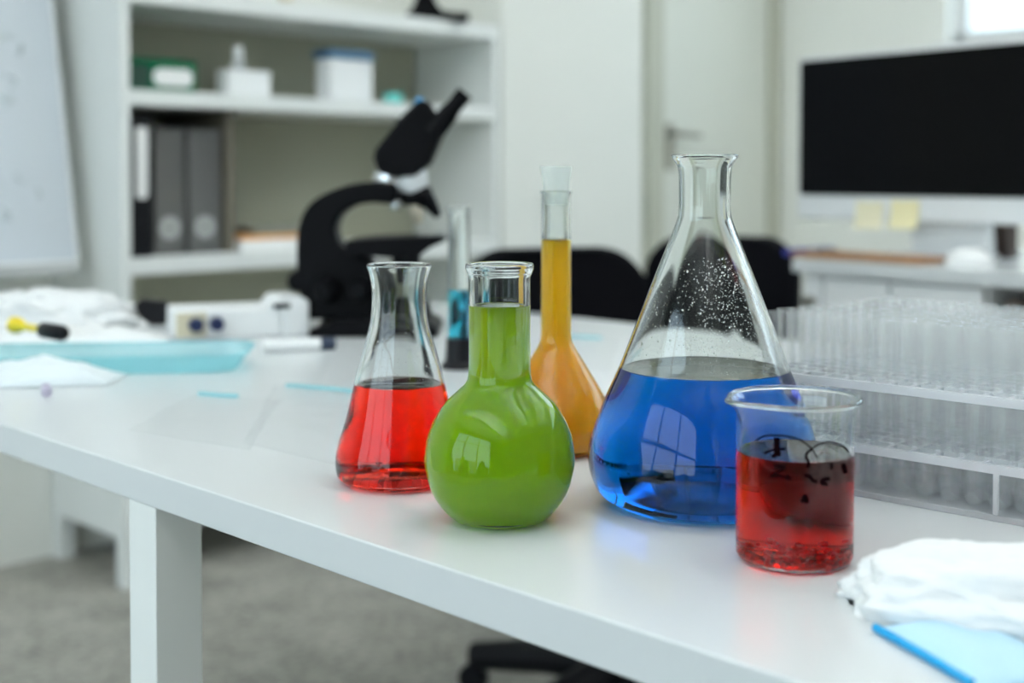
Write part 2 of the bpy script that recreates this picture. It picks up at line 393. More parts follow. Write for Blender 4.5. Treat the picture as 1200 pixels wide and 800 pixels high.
# big blue erlenmeyer
blue = [(104, 585), (122, 576), (132, 557), (135.5, 535), (131.5, 512), (115.5, 468), (99.5, 432), (86.5, 399), (64, 340), (47, 297), (34, 263), (30.6, 249), (30, 225), (30.6, 203), (32, 195), (35.5, 189), (38.2, 185.2), (39, 183)]
blue = [(w, y) for w, y in blue[1:]]
big, bB, bS, bI, _ = vessel('conical_flask', 'large conical flask half full of clear deep blue liquid', 824.3, 587, blue, .0023, .0055, 432, M['blueliq'], 103, over=.0006, n=8)
red = [(72, 556), (75, 540), (72, 520), (61.5, 485), (51.8, 443), (43, 410), (36, 386), (32.6, 365), (32, 345), (33, 330), (35.5, 318), (38.2, 311)]
rd, rB, rS, rI, _ = vessel('conical_flask', 'small conical flask of clear bright red liquid left of the green flask', 468.5, 562.5, red, .0022, .005, 449.5, M['redliq'], 61, over=.0005)
grn = [(58, 603), (78, 578), (87, 549), (87.6, 530), (82, 503), (67, 476), (50, 459), (40, 449), (36.6, 436), (36, 400), (36, 345), (36, 326), (38, 320), (40, 314.5), (39.6, 310.5)]
gr, gB, gS, gI, _ = vessel('round_bottom_flask', 'round boiling flask filled with cloudy green liquid up into its neck', 585.5, 608, grn, .0024, .005, 358, M['greenliq'], 40, over=.0008)
org = [(54, 522), (63, 506), (65, 492), (62, 476), (54, 459), (40.5, 437), (30, 420), (21, 405), (17.8, 394), (17.6, 370), (17.4, 300), (17.2, 240), (17.4, 230), (18.6, 225)]
og, oB, oS, oI, _ = vessel('volumetric_flask', 'long necked flask of cloudy orange liquid behind the green one', 651.5, 528, org, .0019, .005, 281, M['orangeliq'], 44, over=.0006)
b, s, conv = axis(651.5, 528)
st = conv([(13, 240), (14.4, 226), (15.5, 222), (16, 212), (17.5, 203), (18.6, 197), (18.2, 195)])
obj('stopper', lathe([(0, st[0][1])]+st+[(0, st[-1][1])], 48), M['stopper'], og)
# front red beaker
bk_out = [(66.5, 648), (67.6, 636), (67.6, 560), (68, 500), (68.5, 486), (70.5, 476), (74.5, 469), (76.4, 466)]
bb, bks, conv = axis(930.5, 655.5)
pts = conv(bk_out)
outer = [(0, .0012), (45*bks, .0008)]+[(max(r, 0), max(z, 0)) for r, z in spline([(57*bks, 0), (62.5*bks, .0012)]+pts, 7)]
prof, binn = shell(outer, .0017, .003)
BEAD = True
beaker = thing('beaker', 'glass beaker of deep red liquid with black marker scribbles, nearest the camera', 'beaker', bb+Vector((0, 0, .0002)))
lv = PY(930.5, 528.5, bb.y).z-TZ
g, l = seat_liquid(beaker, prof, binn, len(outer)+4, lv, .003, 128, M['redliq2'])
top_z = max(z for _, z in prof); rim_r = outer[-1][0]-.0008
bead = lathe([(rim_r+.0016*math.cos(2*PI*k/10), top_z-.0010+.0014*math.sin(2*PI*k/10)) for k in range(10)], 128, closed=True)
bd = obj('rim_bead', bead, M['glass'], beaker, sharp=180)
spd = math.radians(203); hb = pts[-1][1]
for v in list(g.data.vertices)+list(bd.data.vertices):
    a = math.atan2(v.co.y, v.co.x); da = (a-spd+PI) % (2*PI)-PI
    w = math.exp(-(da/.26)**2)*max(0, (v.co.z-(hb-.020))/.020)**1.3
    rr = math.hypot(v.co.x, v.co.y)
    if rr > .02: k = 1+w*.20; v.co.x *= k; v.co.y *= k; v.co.z += w*.0005
# granules on the bottom of the beaker
bm = bmesh.new()
for k in range(120):
    a = random.uniform(0, 2*PI); rr = .031*math.sqrt(random.random()); sz = random.uniform(.0008, .0021)
    mtx = Matrix.Translation((rr*math.cos(a), rr*math.sin(a), .0035+abs(random.gauss(0, .0035)))) @ Matrix.Rotation(random.uniform(0, 6), 4, 'X') @ Matrix.Diagonal((sz, sz*random.uniform(.5, 1.3), sz*.8, 1))
    ico(bm, mtx, 1)
o = obj('granules', bm, M['seed'], beaker); o['kind'] = 'stuff'; o['label'] = 'dark granules lying on the bottom'
# marker strokes on the outer front of the beaker, given as picture points
Rb = 67.7*bks
def on_beaker(px, py):
    x = (px-930.5)*bks; x = max(-Rb*.985, min(Rb*.985, x))
    y = -math.sqrt(Rb*Rb-x*x); z = PY(px, py, bb.y+y).z-TZ
    # the near wall stands closer than the axis, so widths shrink accordingly
    f = (bb.y+y)/bb.y; x *= f; y = -math.sqrt(max(Rb*Rb-x*x, 0))
    return Vector((x, y, z))+Vector((x, y, 0)).normalized()*.00025
bm = bmesh.new()
strokes = [
 [(876, 516), (883, 511), (893, 510), (905, 511), (917, 514), (928, 520), (936, 528), (941, 536)],
 [(936, 525), (945, 520), (957, 518), (968, 520), (977, 524), (982, 529)],
 [(936, 526), (930, 530), (928, 535), (931, 542), (930, 548)],
 [(896, 513), (896, 522), (897, 534)], [(884, 531), (893, 527), (905, 526)], [(892, 535), (899, 529)],
 [(960, 542), (959, 550)], [(975, 544), (977, 550), (978, 553)],
 [(894, 546), (904, 547), (898, 553), (890, 557), (899, 558), (912, 561)], [(906, 557), (909, 561)],
 [(926, 557), (932, 558), (936, 563), (941, 565)], [(956, 561), (949, 562), (947, 566), (953, 567)],
 [(924, 589), (927, 581), (930, 589)]]
wid = [.0006, .0006, .0009, .0022, .0009, .0014, .0009, .0018, .0011, .0018, .0012, .0013, .0014]
for sk, w in zip(strokes, wid):
    q = spline(sk, 6)
    tube_path(bm, [on_beaker(*p) for p in q], w*.85, 8)
obj('marker_writing', bm, M['marker'], beaker)
# printed marks on flasks
def curved_text(body, size, mtl, parent, R0, ang, z, name='printed_mark', tilt=0):
    cu = bpy.data.curves.new(name, 'FONT'); cu.body = body; cu.size = size; cu.align_x = 'CENTER'
    o = bpy.data.objects.new(name, cu); C.objects.link(o)
    dg = bpy.context.evaluated_depsgraph_get(); me = bpy.data.meshes.new_from_object(o.evaluated_get(dg)); bpy.data.objects.remove(o); bpy.data.curves.remove(cu)
    for v in me.vertices:
        x, y = v.co.x, v.co.y; r_ = R0-y*tilt+.0002; a = ang+x/R0
        v.co = (r_*math.cos(a), r_*math.sin(a), z+y)
    me.materials.clear(); me.materials.append(mtl)
    o = bpy.data.objects.new(name, me); C.objects.link(o); o.parent = parent
    md = o.modifiers.new('thickness', 'SOLIDIFY'); md.thickness = .0002
    return o
# droplets of condensation inside the big flask and the small red one
def drops(parent, inner, z0, z1, n, name, lo, hi, angs=None):
    bm = bmesh.new()
    for k in range(n):
        z = z0+(z1-z0)*random.random()**1.5
        for (ra, za), (rb_, zb) in zip(inner, inner[1:]):
            if za <= z <= zb and zb > za: rr = ra+(rb_-ra)*(z-za)/(zb-za); break
        else: continue
        a = random.choice(angs)+random.gauss(0, .35) if angs else random.uniform(0, 2*PI)
        sz = random.uniform(lo, hi)*(1 if random.random() < .93 else 1.8)
        ico(bm, Matrix.Translation((rr*math.cos(a), rr*math.sin(a), z)) @ Matrix.Diagonal((sz, sz, sz*random.uniform(.8, 1.4), 1)), 2)
    o = obj(name, bm, M['water'], parent); o['kind'] = 'stuff'; return o
M['water'] = glass('water_drop', (1, 1, 1), 1.33)
zb = PY(824, 425, bB.y).z-TZ; zt = PY(824, 305, bB.y).z-TZ
drops(big, bI, zb, zt, 1500, 'condensation_droplets', .00014, .00046, [math.radians(a) for a in (60, 75, 50, 88, 40, -60, -75, 150, 200)])
zb = PY(468, 436, rB.y).z-TZ; zt = PY(468, 380, rB.y).z-TZ
drops(rd, rI, zb, zt, 160, 'condensation_droplets', .0002, .0005)

# ---------------------------------------------------------------- measuring cylinder with blue liquid and black foot
b, s, conv = axis(538, 431)
cyl = thing('measuring_cylinder', 'tall narrow cylinder of blue liquid on a black foot, between the red and green flasks', 'measuring cylinder', b)
obj('foot', lathe([(0, 0), (.021, 0), (.0215, .004), (.0165, .009), (.0150, .036), (0, .036)], 48), M['blackp'], cyl)
r = 12.5*s; z0 = .0345; zt = PY(538, 243, b.y).z-TZ
po = [(0, z0), (r, z0), (r, zt-.004), (r+.003, zt), (r+.002, zt+.001), (r-.0016, zt-.003), (r-.0016, z0+.003), (0, z0+.003)]
seat_liquid(cyl, po, None, 5, PY(538, 340, b.y).z-TZ, z0+.003, 64, liquid('cyan', (260, 26, 8)))

# ---------------------------------------------------------------- test tubes in two racks
e_ang = math.atan2(-.675, .738); ex = Vector((.738, -.675, 0)).normalized(); ew = Vector((.675, .738, 0)).normalized()
front0 = P(999, 580.6)                              # a point of the rack's lower front edge
PITCHX = .0172; NC, NR = 15, 5; L0 = -.082
RW = NR*PITCHX+.004; RL = NC*PITCHX+.006
HT = .122; TR = .0066
tb = bmesh.new()
prof = [(0, 0)]+[(TR*math.sin(a), TR-TR*math.cos(a)) for a in (.4, .8, 1.2, PI/2)]+[(TR, HT-.002), (TR+.0009, HT-.0012), (TR+.0010, HT-.0003), (TR+.0003, HT), (TR-.0008, HT-.0002), (TR-.0010, HT-.002), (TR-.0010, TR)]+[((TR-.001)*math.sin(a), TR-(TR-.001)*math.cos(a)) for a in (1.2, .8, .4)]+[(0, .001)]
lathe(prof, 20, tb)
first = None
racks = []
for ri, (off, l0, lab) in enumerate(((0, L0, 'white plastic test tube rack, the front one of two, full of tubes'), (RW+.006, L0+.012, 'white plastic test tube rack standing behind the other rack'))):
    org_ = front0+ex*l0+ew*off
    rk = thing('test_tube_rack', lab, 'rack', Vector((org_.x, org_.y, TZ)), math.atan2(ex.y, ex.x), 'test tube racks')
    racks.append(rk)
    obj('base_plate', B((0, 0, 0, RL, RW, .0045)), M['rack'], rk, bevel=.0008)
    for nm, z in (('middle_plate', .032), ('top_plate', .077)):
        bm = bmesh.new()
        for k in range(NR+1): y = .002+k*PITCHX-.0012; box(bm, 0, y-(.0008 if 0 < k < NR else .002), z, RL, y+.0024, z+.006)
        for k in range(NC+1): x = .003+k*PITCHX-.0012; box(bm, x, 0, z+.0002, x+.0024, RW, z+.0058)
        obj(nm, bm, M['rack'], rk, smooth=False)
    for x in (0, RL-.003): obj('end_panel', B((x, .002, .0045, x+.003, RW-.002, .0828)), M['rack'], rk, smooth=False)
    for x in (.148+.082-.0845+.038, ): 
        for y in (-.0005, RW-.0025): obj('post', B((x, y, .0045, x+.0035, y+.003, .032)), M['rack'], rk, bevel=.0006)
    for j in range(NR):
        for i in range(NC):
            lx, ly = .003+(i+.5)*PITCHX, .002+(j+.5)*PITCHX
            w = org_+ex*lx+ew*ly
            if first is None:
                tubeo = obj('test_tube', tb, M['tube'], sharp=60); first = tubeo
            else:
                tubeo = first.copy(); C.objects.link(tubeo)
            hz = .0048 + random.uniform(0, .0012)
            tubeo.location = (w.x, w.y, TZ+hz); tubeo.rotation_euler = (random.gauss(0, .004), random.gauss(0, .004), random.uniform(0, 6))
            row = ['front row', 'second row', 'middle row', 'fourth row', 'back row'][j]
            rkname = 'front rack' if ri == 0 else 'rear rack'
            lbl = f'empty clear glass test tube standing in the {row} of the {rkname}'
            if i == 0: lbl = f'empty clear glass test tube at the left end of the {row}, {rkname}'
            tag(tubeo, lbl, 'test tube', f'test tubes in the {row} of the {rkname}')

# ---------------------------------------------------------------- microscope
b = P(430, 388); ms = (b-CAM).dot(FW)/F
def mq(px, py): return ((px-430)*ms, PY(px, py, b.y).z-TZ)
mic = thing('microscope', 'black binocular microscope at the back of the lab table, eyepieces up to the right', 'microscope', b)
base = [mq(*p) for p in ((370, 388), (371, 380), (376, 377), (392, 374), (400, 368), (492, 368), (512, 376), (516, 382), (516, 388))]
obj('foot', prism([(x, max(z, 0)) for x, z in base], -.075, .075), M['black'], mic, bevel=.004)
arm = spline([mq(*p) for p in ((366, 372), (357, 350), (353, 325), (352, 290), (355, 262), (366, 240), (384, 227), (410, 217), (436, 213), (466, 213), (466, 237), (440, 237), (420, 240), (404, 250), (397, 264), (398, 277), (406, 288), (430, 300), (452, 320), (456, 345), (450, 372))], 4)
obj('arm', prism(arm, -.034, .034), M['black'], mic, bevel=.008)
stage = [mq(*p) for p in ((412, 280), (440, 277), (524, 273), (526, 279), (508, 287), (490, 300), (470, 312), (452, 326), (430, 316), (412, 296))]
obj('stage', prism(stage[:5]+[stage[5], stage[9]], -.07, .05), M['black'], mic, bevel=.003)
obj('condenser', lathe([(0, -.05), (.018, -.05), (.022, -.01), (.024, 0), (0, 0)], 32, at=(mq(476, 300)[0], 0, mq(476, 290)[1])), M['black'], mic)
obj('illuminator', lathe([(0, 0), (.034, 0), (.030, .02), (.024, .028), (0, .03)], 32, at=(mq(480, 368)[0], 0, mq(480, 369)[1])), M['black'], mic)
def yknob(px, py, r, y0, y1, mt, nm='focus_knob'):
    x, z = mq(px, py); bm = lathe([(0, 0), (r, 0), (r, (y1-y0)*.8), (r*.85, y1-y0), (0, y1-y0)], 32)
    bmesh.ops.transform(bm, matrix=Matrix.Translation((x, y1, z)) @ Matrix.Rotation(PI/2, 4, 'X'), verts=bm.verts)
    return obj(nm, bm, mt, mic)
yknob(388, 336, .019, -.060, -.03, M['black']); yknob(388, 336, .012, -.075, -.058, M['black'])
yknob(424, 336, .015, -.056, -.03, M['black']); yknob(352, 328, .016, -.03, .03, M['black'])
# head
head = [mq(*p) for p in ((441, 186), (443, 176), (462, 152), (486, 124), (494, 118), (506, 120), (509, 130), (519, 136), (524, 146), (517, 166), (506, 192), (488, 206), (462, 208), (446, 202))]
obj('head', prism(head, -.038, .038), M['black'], mic, bevel=.011)
def slant(pA, pB, y, rads, mt, nm):
    a, c = mq(*pA), mq(*pB); n = len(rads)
    return obj(nm, tube_path(bmesh.new(), [(a[0]+(c[0]-a[0])*k/(n-1), y, a[1]+(c[1]-a[1])*k/(n-1)) for k in range(n)], rads, 24), mt, mic)
slant((508, 158), (546, 110), -.028, [.0155, .0155, .0150, .0145, .0120, .0125, .0125], M['black'], 'eyepiece')
ep = slant((470, 150), (498, 122), .034, [.0155, .0155, .0150, .0140, .0125], M['black'], 'eyepiece')
slant((492, 124), (497, 116), .030, [.0125, .0125, .0110], mat('blue_lens_ring', (.04, .32, .62), .2), 'lens_ring')
obj('turret_collar', lathe([(0, 0), (.018, 0), (.023, .008), (.023, .022), (.019, .028), (0, .028)], 32, at=(mq(458, 210)[0], -.01, mq(458, 222)[1])), M['chrome'], mic)
slant((461, 220), (463, 238), -.02, [.008, .008, .008], M['chrome'], 'collar_clamp')
slant((478, 204), (488, 224), 0, [.024, .026, .024, .018], M['alu'], 'nosepiece')
slant((470, 226), (504, 232), 0, [.016, .018, .016], M['black'], 'turret')
slant((466, 232), (463, 246), 0, [.010, .010, .007], M['chrome'], 'objective')
slant((487, 236), (491, 262), 0, [.011, .011, .0085, .006], mat('brass_objective', (.62, .56, .45), .3, .6), 'objective')
slant((498, 228), (514, 254), 0, [.012, .011, .009, .005], M['black'], 'objective')
bm = tube_path(bmesh.new(), [(mq(492, 275)[0], -.02, mq(0, 274)[1]), (mq(525, 275)[0], -.05, mq(0, 273)[1])], .003)
obj('slide_clip', bm, M['chrome'], mic)

# ---------------------------------------------------------------- bookcase and what stands on it
U0 = 2.74; V0 = 1.46; BD = WB-U0-.006
def vpos(px, u=U0): r_ = (px-600)/F; return u*(1+r_)/(1-r_)
def bz(px, py, u=U0):
    v = vpos(px, u); Y = (u+v)*.70711; return PY(px, py, Y).z
bc = thing('bookcase', 'white open bookcase on short feet against the back wall, back coloured darker for inner shade', 'bookcase', uv(U0, V0, 0), R45)
BL = 2.686-V0; SH = [(.735, .775), (bz(150, 122), bz(150, 104)), (bz(300, 16.5), bz(300, 16.5)+.04)]
BT = SH[2][1]
obj('side_panel', B((0, 0, .115, .022, BD, BT+.55)), M['shelf'], bc, smooth=False)
obj('side_panel', B((BL-.022, 0, .115, BL, BD, SH[2][0]-.0005)), M['shelf'], bc, smooth=False)
obj('back_panel', B((.0225, BD-.012, .15, BL-.0225, BD, SH[2][0])), M['shelf_back'], bc, smooth=False)  # shade inside the bookcase is put into this panel's darker colour
for z0, z1 in [(.115, .15), (.42, .45)]+SH[:2]: obj('shelf', B((.0225, .001, z0, BL-.0225, BD-.013, z1)), M['shelf'], bc, smooth=False)
obj('top_board', B((.0225, 0, SH[2][0], BL, BD, SH[2][1])), M['shelf'], bc, smooth=False)
dvx = vpos(270, U0+.05)-V0
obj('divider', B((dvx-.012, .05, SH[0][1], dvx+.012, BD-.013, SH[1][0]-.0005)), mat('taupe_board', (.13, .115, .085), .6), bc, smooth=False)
for x in (0, BL-.04):
    for y in (0, BD-.04): obj('leg', B((x, y, 0, x+.04, y+.04, .115)), M['shelf'], bc, smooth=False)
S1, S2, S3 = SH[0][1], SH[1][1], SH[2][1]
def sp(px, u): return uv(u, vpos(px, u), 0)
def shelf_thing(name, label, cat, px0, px1, u, z, group=None):
    """root at the lower left front corner; returns root and width"""
    v0, v1 = vpos(px0, u), vpos(px1, u)
    return thing(name, label, cat, uv(u, v0, z), R45, group), v1-v0
# black binder
t, w = shelf_thing('binder', 'black lever arch binder with a white spine label, beside the bookcase side', 'binder', 154, 178, U0+.02, S1)
hB = bz(165, 137, U0+.02)-S1
obj('cover', B((0, 0, 0, w, .28, hB)), M['blackp'], t, bevel=.003); obj('spine_label', prism(rrect(w*.22, hB*.42, w*.80, hB*.93, .01), -.0012, .0), M['paper'], t, smooth=False)
ringb = lathe([(.006, 0), (.010, 0), (.010, .002), (.006, .002)], 24, closed=True); bmesh.ops.transform(ringb, matrix=Matrix.Translation((w*.5, 0, hB*.25)) @ Matrix.Rotation(PI/2, 4, 'X'), verts=ringb.verts); obj('finger_ring', ringb, M['blackp'], t)
# smoky magazine files
for k, (p0, p1, lab) in enumerate(((181, 216, 'smoky grey plastic file box next to the black binder'), (222, 258, 'smoky grey plastic file box beside the shelf divider'))):
    t, w = shelf_thing('file_box', lab, 'file box', p0, p1, U0+.05, S1, 'grey file boxes')
    hF = bz(200, 150, U0+.05)-S1
    bm = B((0, 0, 0, .003, .24, hF), (w-.003, 0, 0, w, .24, hF), (.003, 0, 0, w-.003, .24, .003), (.003, .237, .003, w-.003, .24, hF))
    obj('box_shell', bm, M['grey_file'], t, smooth=False)
    obj('front_panel', B((.003, 0, .003, w-.003, .003, hF)), M['grey_file'], t, smooth=False)
    obj('papers', B((.010, .02, .004, w*(.45 if k else .7), .22, hF*.93)), mat('grey_paper', (.42, .42, .40), .8) if k == 0 else mat('slate_paper', (.30, .31, .33), .8), t, smooth=False)
    bm = lathe([(.008, 0), (.028, 0), (.028, .002), (.008, .002)], 40, closed=True)
    bmesh.ops.transform(bm, matrix=Matrix.Translation((w*.5, 0, bz(200, 267, U0+.05)-S1)) @ Matrix.Rotation(PI/2, 4, 'X'), verts=bm.verts)
    obj('finger_hole_ring', bm, mat('pale_grey_ring', (.42, .43, .42), .4), t)
# paper stack with orange folder
t, w = shelf_thing('paper_stack', 'stack of white paper on the lower shelf behind the microscope', 'paper', 282, 400, U0+.05, S1)
obj('sheets', B((0, 0, 0, w, .21, .028)), M['paper'], t, bevel=.002)
o = obj('folder', B((0, 0, 0, w*.97, .21, .012)), M['orange_card'], loc=uv(U0+.05, vpos(284, U0+.05), S1+.0285), rotz=R45, bevel=.002); tag(o, 'orange card folder lying on top of the white paper stack', 'folder')
o = obj('folder', B((0, 0, 0, w*.8, .20, .018)), mat('grey_green_card', (.22, .23, .19), .7), loc=uv(U0+.055, vpos(300, U0+.05), S1+.041), rotz=R45, bevel=.002); tag(o, 'grey green folder lying on the orange folder', 'folder')
# green box
t, w = shelf_thing('storage_box', 'green box with a white oval label on the upper shelf', 'box', 154, 232, U0+.03, S2)
hg = bz(190, 69, U0+.03)-S2
obj('box_body', B((0, 0, 0, w, .2, hg)), M['green'], t, bevel=.006); obj('label_patch', prism(rrect(w*.33, hg*.18, w*.93, hg*.72, hg*.25), -.0015, 0), M['paper'], t, smooth=False)
obj('dark_panel', B((w*.01, -.001, hg*.08, w*.28, 0, hg*.8)), M['dgreen'], t, smooth=False)
# white box and small bottle
t, w = shelf_thing('storage_box', 'small white box on the upper shelf right of the green one', 'box', 268, 318, U0+.06, S2)
hb_ = bz(290, 82, U0+.06)-S2
obj('box_body', B((0, 0, 0, w, .055, hb_)), M['whitep'], t, bevel=.004)
o = thing('dropper_bottle', 'small white capped bottle standing on the white box', 'bottle', uv(U0+.085, vpos(280, U0+.085), S2+hb_), R45)
obj('bottle_body', lathe([(0, 0), (.018, 0), (.019, .018), (.012, .026), (.010, .032), (0, .032)], 32), M['greyp'], o); obj('cap', lathe([(0, .032), (.013, .032), (.012, .062), (0, .063)], 32), M['whitep'], o)
# white tub with blue lid
t, w = shelf_thing('storage_tub', 'white plastic tub with a blue lid on the upper shelf', 'tub', 388, 438, U0+.05, S2)
ht = bz(400, 68, U0+.05)-S2
bm = bmesh.new(); 
q = [(0, 0), (w, 0), (w*1.0, ht), (0.0, ht)]; obj('tub_body', prism(q, 0, .07, bm), M['whitep'], t, bevel=.008)
obj('lid', B((-.006, -.006, ht, w+.004, .076, ht+.022)), M['bluelid'], t, bevel=.006)
o = thing('tape_roll', 'small teal roll lying on the upper shelf beside the white tub', 'tape', sp(461, U0+.06)+Vector((0, 0, S2)), 0)
obj('roll', lathe([(.012, 0), (.026, 0), (.027, .014), (.026, .03), (.012, .03)], 32, closed=True), M['teal'], o); obj('core', lathe([(.009, 0), (.0118, 0), (.0118, .03), (.009, .03)], 32, closed=True), M['whitep'], o)
# black stand on top of the bookcase
u_ = U0+.056; pB = sp(508, u_)+Vector((0, 0, S3))
t = thing('magnifier_stand', 'black curved instrument stand on top of the bookcase, cut by the picture edge', 'stand', pB, math.radians(8))
k = pB.y/F
def tq(px, py): return ((px-508)*k, (24-py)*k)
obj('base', prism([(tq(476, 0)[0], 0), (tq(548, 0)[0], 0), (tq(548, 0)[0], .020), tq(528, 14), tq(500, 10), (tq(477, 0)[0], .022)], -.05, .05), M['black'], t, bevel=.004)
obj('column', prism([tq(479, 16), tq(487, 0), tq(492, -30), tq(500, -55), tq(540, -62), tq(542, -50), tq(515, -42), tq(508, -20), tq(510, 0), tq(520, 14)], -.02, .02), M['black'], t, bevel=.005)
o = thing('specimen_jar', 'small tan capped jar on top of the bookcase at the upper edge', 'jar', sp(336, u_)+Vector((0, 0, S3)), 0)
obj('jar_body', lathe([(0, 0), (.018, 0), (.019, .03), (.014, .036), (0, .036)], 32), M['beige'], o); obj('cap', lathe([(0, .036), (.016, .036), (.016, .052), (0, .053)], 32), M['whitep'], o)

# ---------------------------------------------------------------- flip chart at the left
fb = uv(2.85, 1.395, 0); 
t = thing('flip_chart', 'white flip chart board leaning back at the left edge, faint marks on it', 'whiteboard', uv(2.85, 1.40, 0), R45)
zb_ = PY(88, 304, fb.y).z; lean = .12/.6; W_ = .72; Hh = 1.05
def shear(bm):
    for v in bm.verts: v.co.y += (v.co.z-zb_)*lean
    return bm
bm = B((-W_, 0, zb_, 0, .012, zb_+Hh)); obj('board', shear(bm), M['board'], t, smooth=False)
bm = B((-W_-.006, -.003, zb_-.012, .006, .015, zb_), (-W_-.006, -.003, zb_+Hh, .006, .015, zb_+Hh+.012), (0, -.003, zb_, .007, .015, zb_+Hh), (-W_-.007, -.003, zb_, -W_, .015, zb_+Hh)); obj('frame', shear(bm), M['whitep'], t, smooth=False)
obj('pen_tray', B((-W_+.03, -.05, zb_-.028, -.02, 0, zb_-.013), (-W_+.03, -.052, zb_-.028, -.02, -.05, zb_-.003)), M['greyp'], t, smooth=False)
bm = tube_path(bmesh.new(), [(-.64*W_, .03, .06), (-.64*W_, .03, zb_+.3)], .02)
tube_path(bm, [(-.64*W_, .03, zb_+.02), (-.64*W_, .09, zb_+.5)], .012); obj('pole', bm, M['greyp'], t)
for k in range(4):
    a = PI/4+k*PI/2 if False else k*PI/2+.2; obj('leg', tube_path(bmesh.new(), [(-.64*W_, .03, .06), (-.64*W_+.16*math.cos(a), .03+.16*math.sin(a), .02)], .014), M['greyp'], t)
rs = random.Random(3)
def bpt(px, py):
    # board plane: y = (z - zb) * lean in the chart's own frame
    d = ray(px, py); n0 = Vector((-.70711, .70711, 0)); o0 = uv(2.85, 1.4, 0)
    # solve (CAM + d s - o0).n0 = (z-zb)*lean
    a_ = (CAM-o0).dot(n0)-(CAM.z-zb_)*lean; bq = d.dot(n0)-d.z*lean; s_ = -a_/bq
    w = CAM+d*s_-o0; return Vector((w.dot(Vector((.70711, .70711, 0))), w.dot(n0)-.0015, w.z))
for cx, cy, n in ((8, 45, 6), (22, 58, 6), (12, 95, 5), (8, 120, 4), (22, 205, 6), (40, 225, 4), (6, 250, 4)):
    q = [(cx+rs.uniform(-10, 10), cy+rs.uniform(-8, 8)) for _ in range(n)]
    obj('marker_scribble', tube_path(bmesh.new(), [bpt(*p) for p in spline(q, 5)], .0020, 6), M['ink'], t)

# ---------------------------------------------------------------- desk with the computer
O = Vector((.653, 2.9, 0)); ea = math.atan2(-.781, .625)
DZ = .80
t = thing('computer_desk', 'white desk with cupboard doors carrying the big monitor', 'desk', O, ea)
obj('desktop', B((.18, -.25, DZ-.027, 1.35, .45, DZ)), M['table'], t, bevel=.001)
obj('carcass', B((.195, -.215, .06, .60, .43, DZ-.0275)), M['whitep'], t, smooth=False)
def dpx(px, y=-.25):   # picture column -> desk x on the line y
    r_ = (px-600)/F; a = O+Vector((.781, .625, 0))*y
    return (r_*a.y-a.x)/(.625+.781*r_)
for x0, x1 in ((.20, .245), (.25, .40), (.405, .597)):
    d_ = obj('cupboard_door', B((x0, -.236, .08, x1, -.217, DZ-.034)), M['whitep'], t, bevel=.002)
    kx = x1-.02 if x0 < .3 else x0+.03
    kb = lathe([(0, 0), (.006, 0), (.006, .012), (.013, .014), (.013, .022), (0, .024)], 24)
    bmesh.ops.transform(kb, matrix=Matrix.Translation((kx, -.236, DZ-.085)) @ Matrix.Rotation(PI/2, 4, 'X'), verts=kb.verts); obj('knob', kb, M['steel'], d_)
obj('side_panel', B((1.31, -.23, 0, 1.33, .43, DZ-.0275)), M['whitep'], t, smooth=False)
obj('plinth', B((.205, -.19, 0, .59, .41, .06)), M['greyp'], t, smooth=False)
obj('open_shelf', B((.605, -.21, .52, 1.31, .35, .54)), M['whitep'], t, smooth=False)
x = .615
k = 0
while x < 1.15:
    wv = .028+.006*((k*7) % 4)/3
    s_ = thing('book', 'brown book standing on the open shelf under the monitor desk' if k % 2 else 'taupe book standing on the open shelf under the monitor desk', 'book', O+Vector((.625*x+.781*-.19, -.781*x+.625*-.19, .5402)), ea, 'dark books on the shelf under the desk' if k % 2 else 'taupe books on the shelf under the desk')
    hh = .205+.01*(k % 3)
    obj('cover', B((0, 0, 0, .003, .15, hh), (wv-.003, 0, 0, wv, .15, hh), (.003, 0, 0, wv-.003, .003, hh)), M['dbrown'] if k % 2 else M['dbrown2'], s_, smooth=False)
    obj('pages', B((.0032, .0032, .003, wv-.0032, .146, hh-.003)), M['paper'], s_, smooth=False)
    x += wv+.002; k += 1
# monitor
zt_ = PY(942, 72, 2.9).z; zbm = PY(936, 228, 2.9).z; MW = .66; zc_ = zbm-.053
t = thing('monitor', 'large all-in-one computer monitor with black screen and pale chin', 'monitor', O+Vector((0, 0, DZ)), ea)
q = [(x, z-DZ) for x, z in rrect(-.008, zc_, MW+.008, zt_+.008, .012)]
obj('housing', prism(q, 0, .028), M['alu'], t, bevel=.003)
obj('screen', prism([(x, z-DZ) for x, z in rrect(0, zbm, MW, zt_, .006)], -.0025, .001), M['screen'], t, smooth=False)
cxm = .35
st_ = prism([(.05, 0), (.075, 0), (.045, zc_-DZ+.12), (.028, zc_-DZ+.14), (.028, zc_-DZ+.05)], cxm-.09, cxm+.09)
bmesh.ops.transform(st_, matrix=Matrix(((0, 1, 0, 0), (1, 0, 0, 0), (0, 0, 1, 0), (0, 0, 0, 1))), verts=st_.verts)
obj('stand_neck', st_, M['alu'], t, bevel=.002); obj('stand_foot', B((cxm-.09, -.08, 0, cxm+.09, .12, .007)), M['alu'], t, bevel=.002)
def mpx(px): r_ = (px-600)/F; return (r_*O.y-O.x)/(.625+.781*r_)
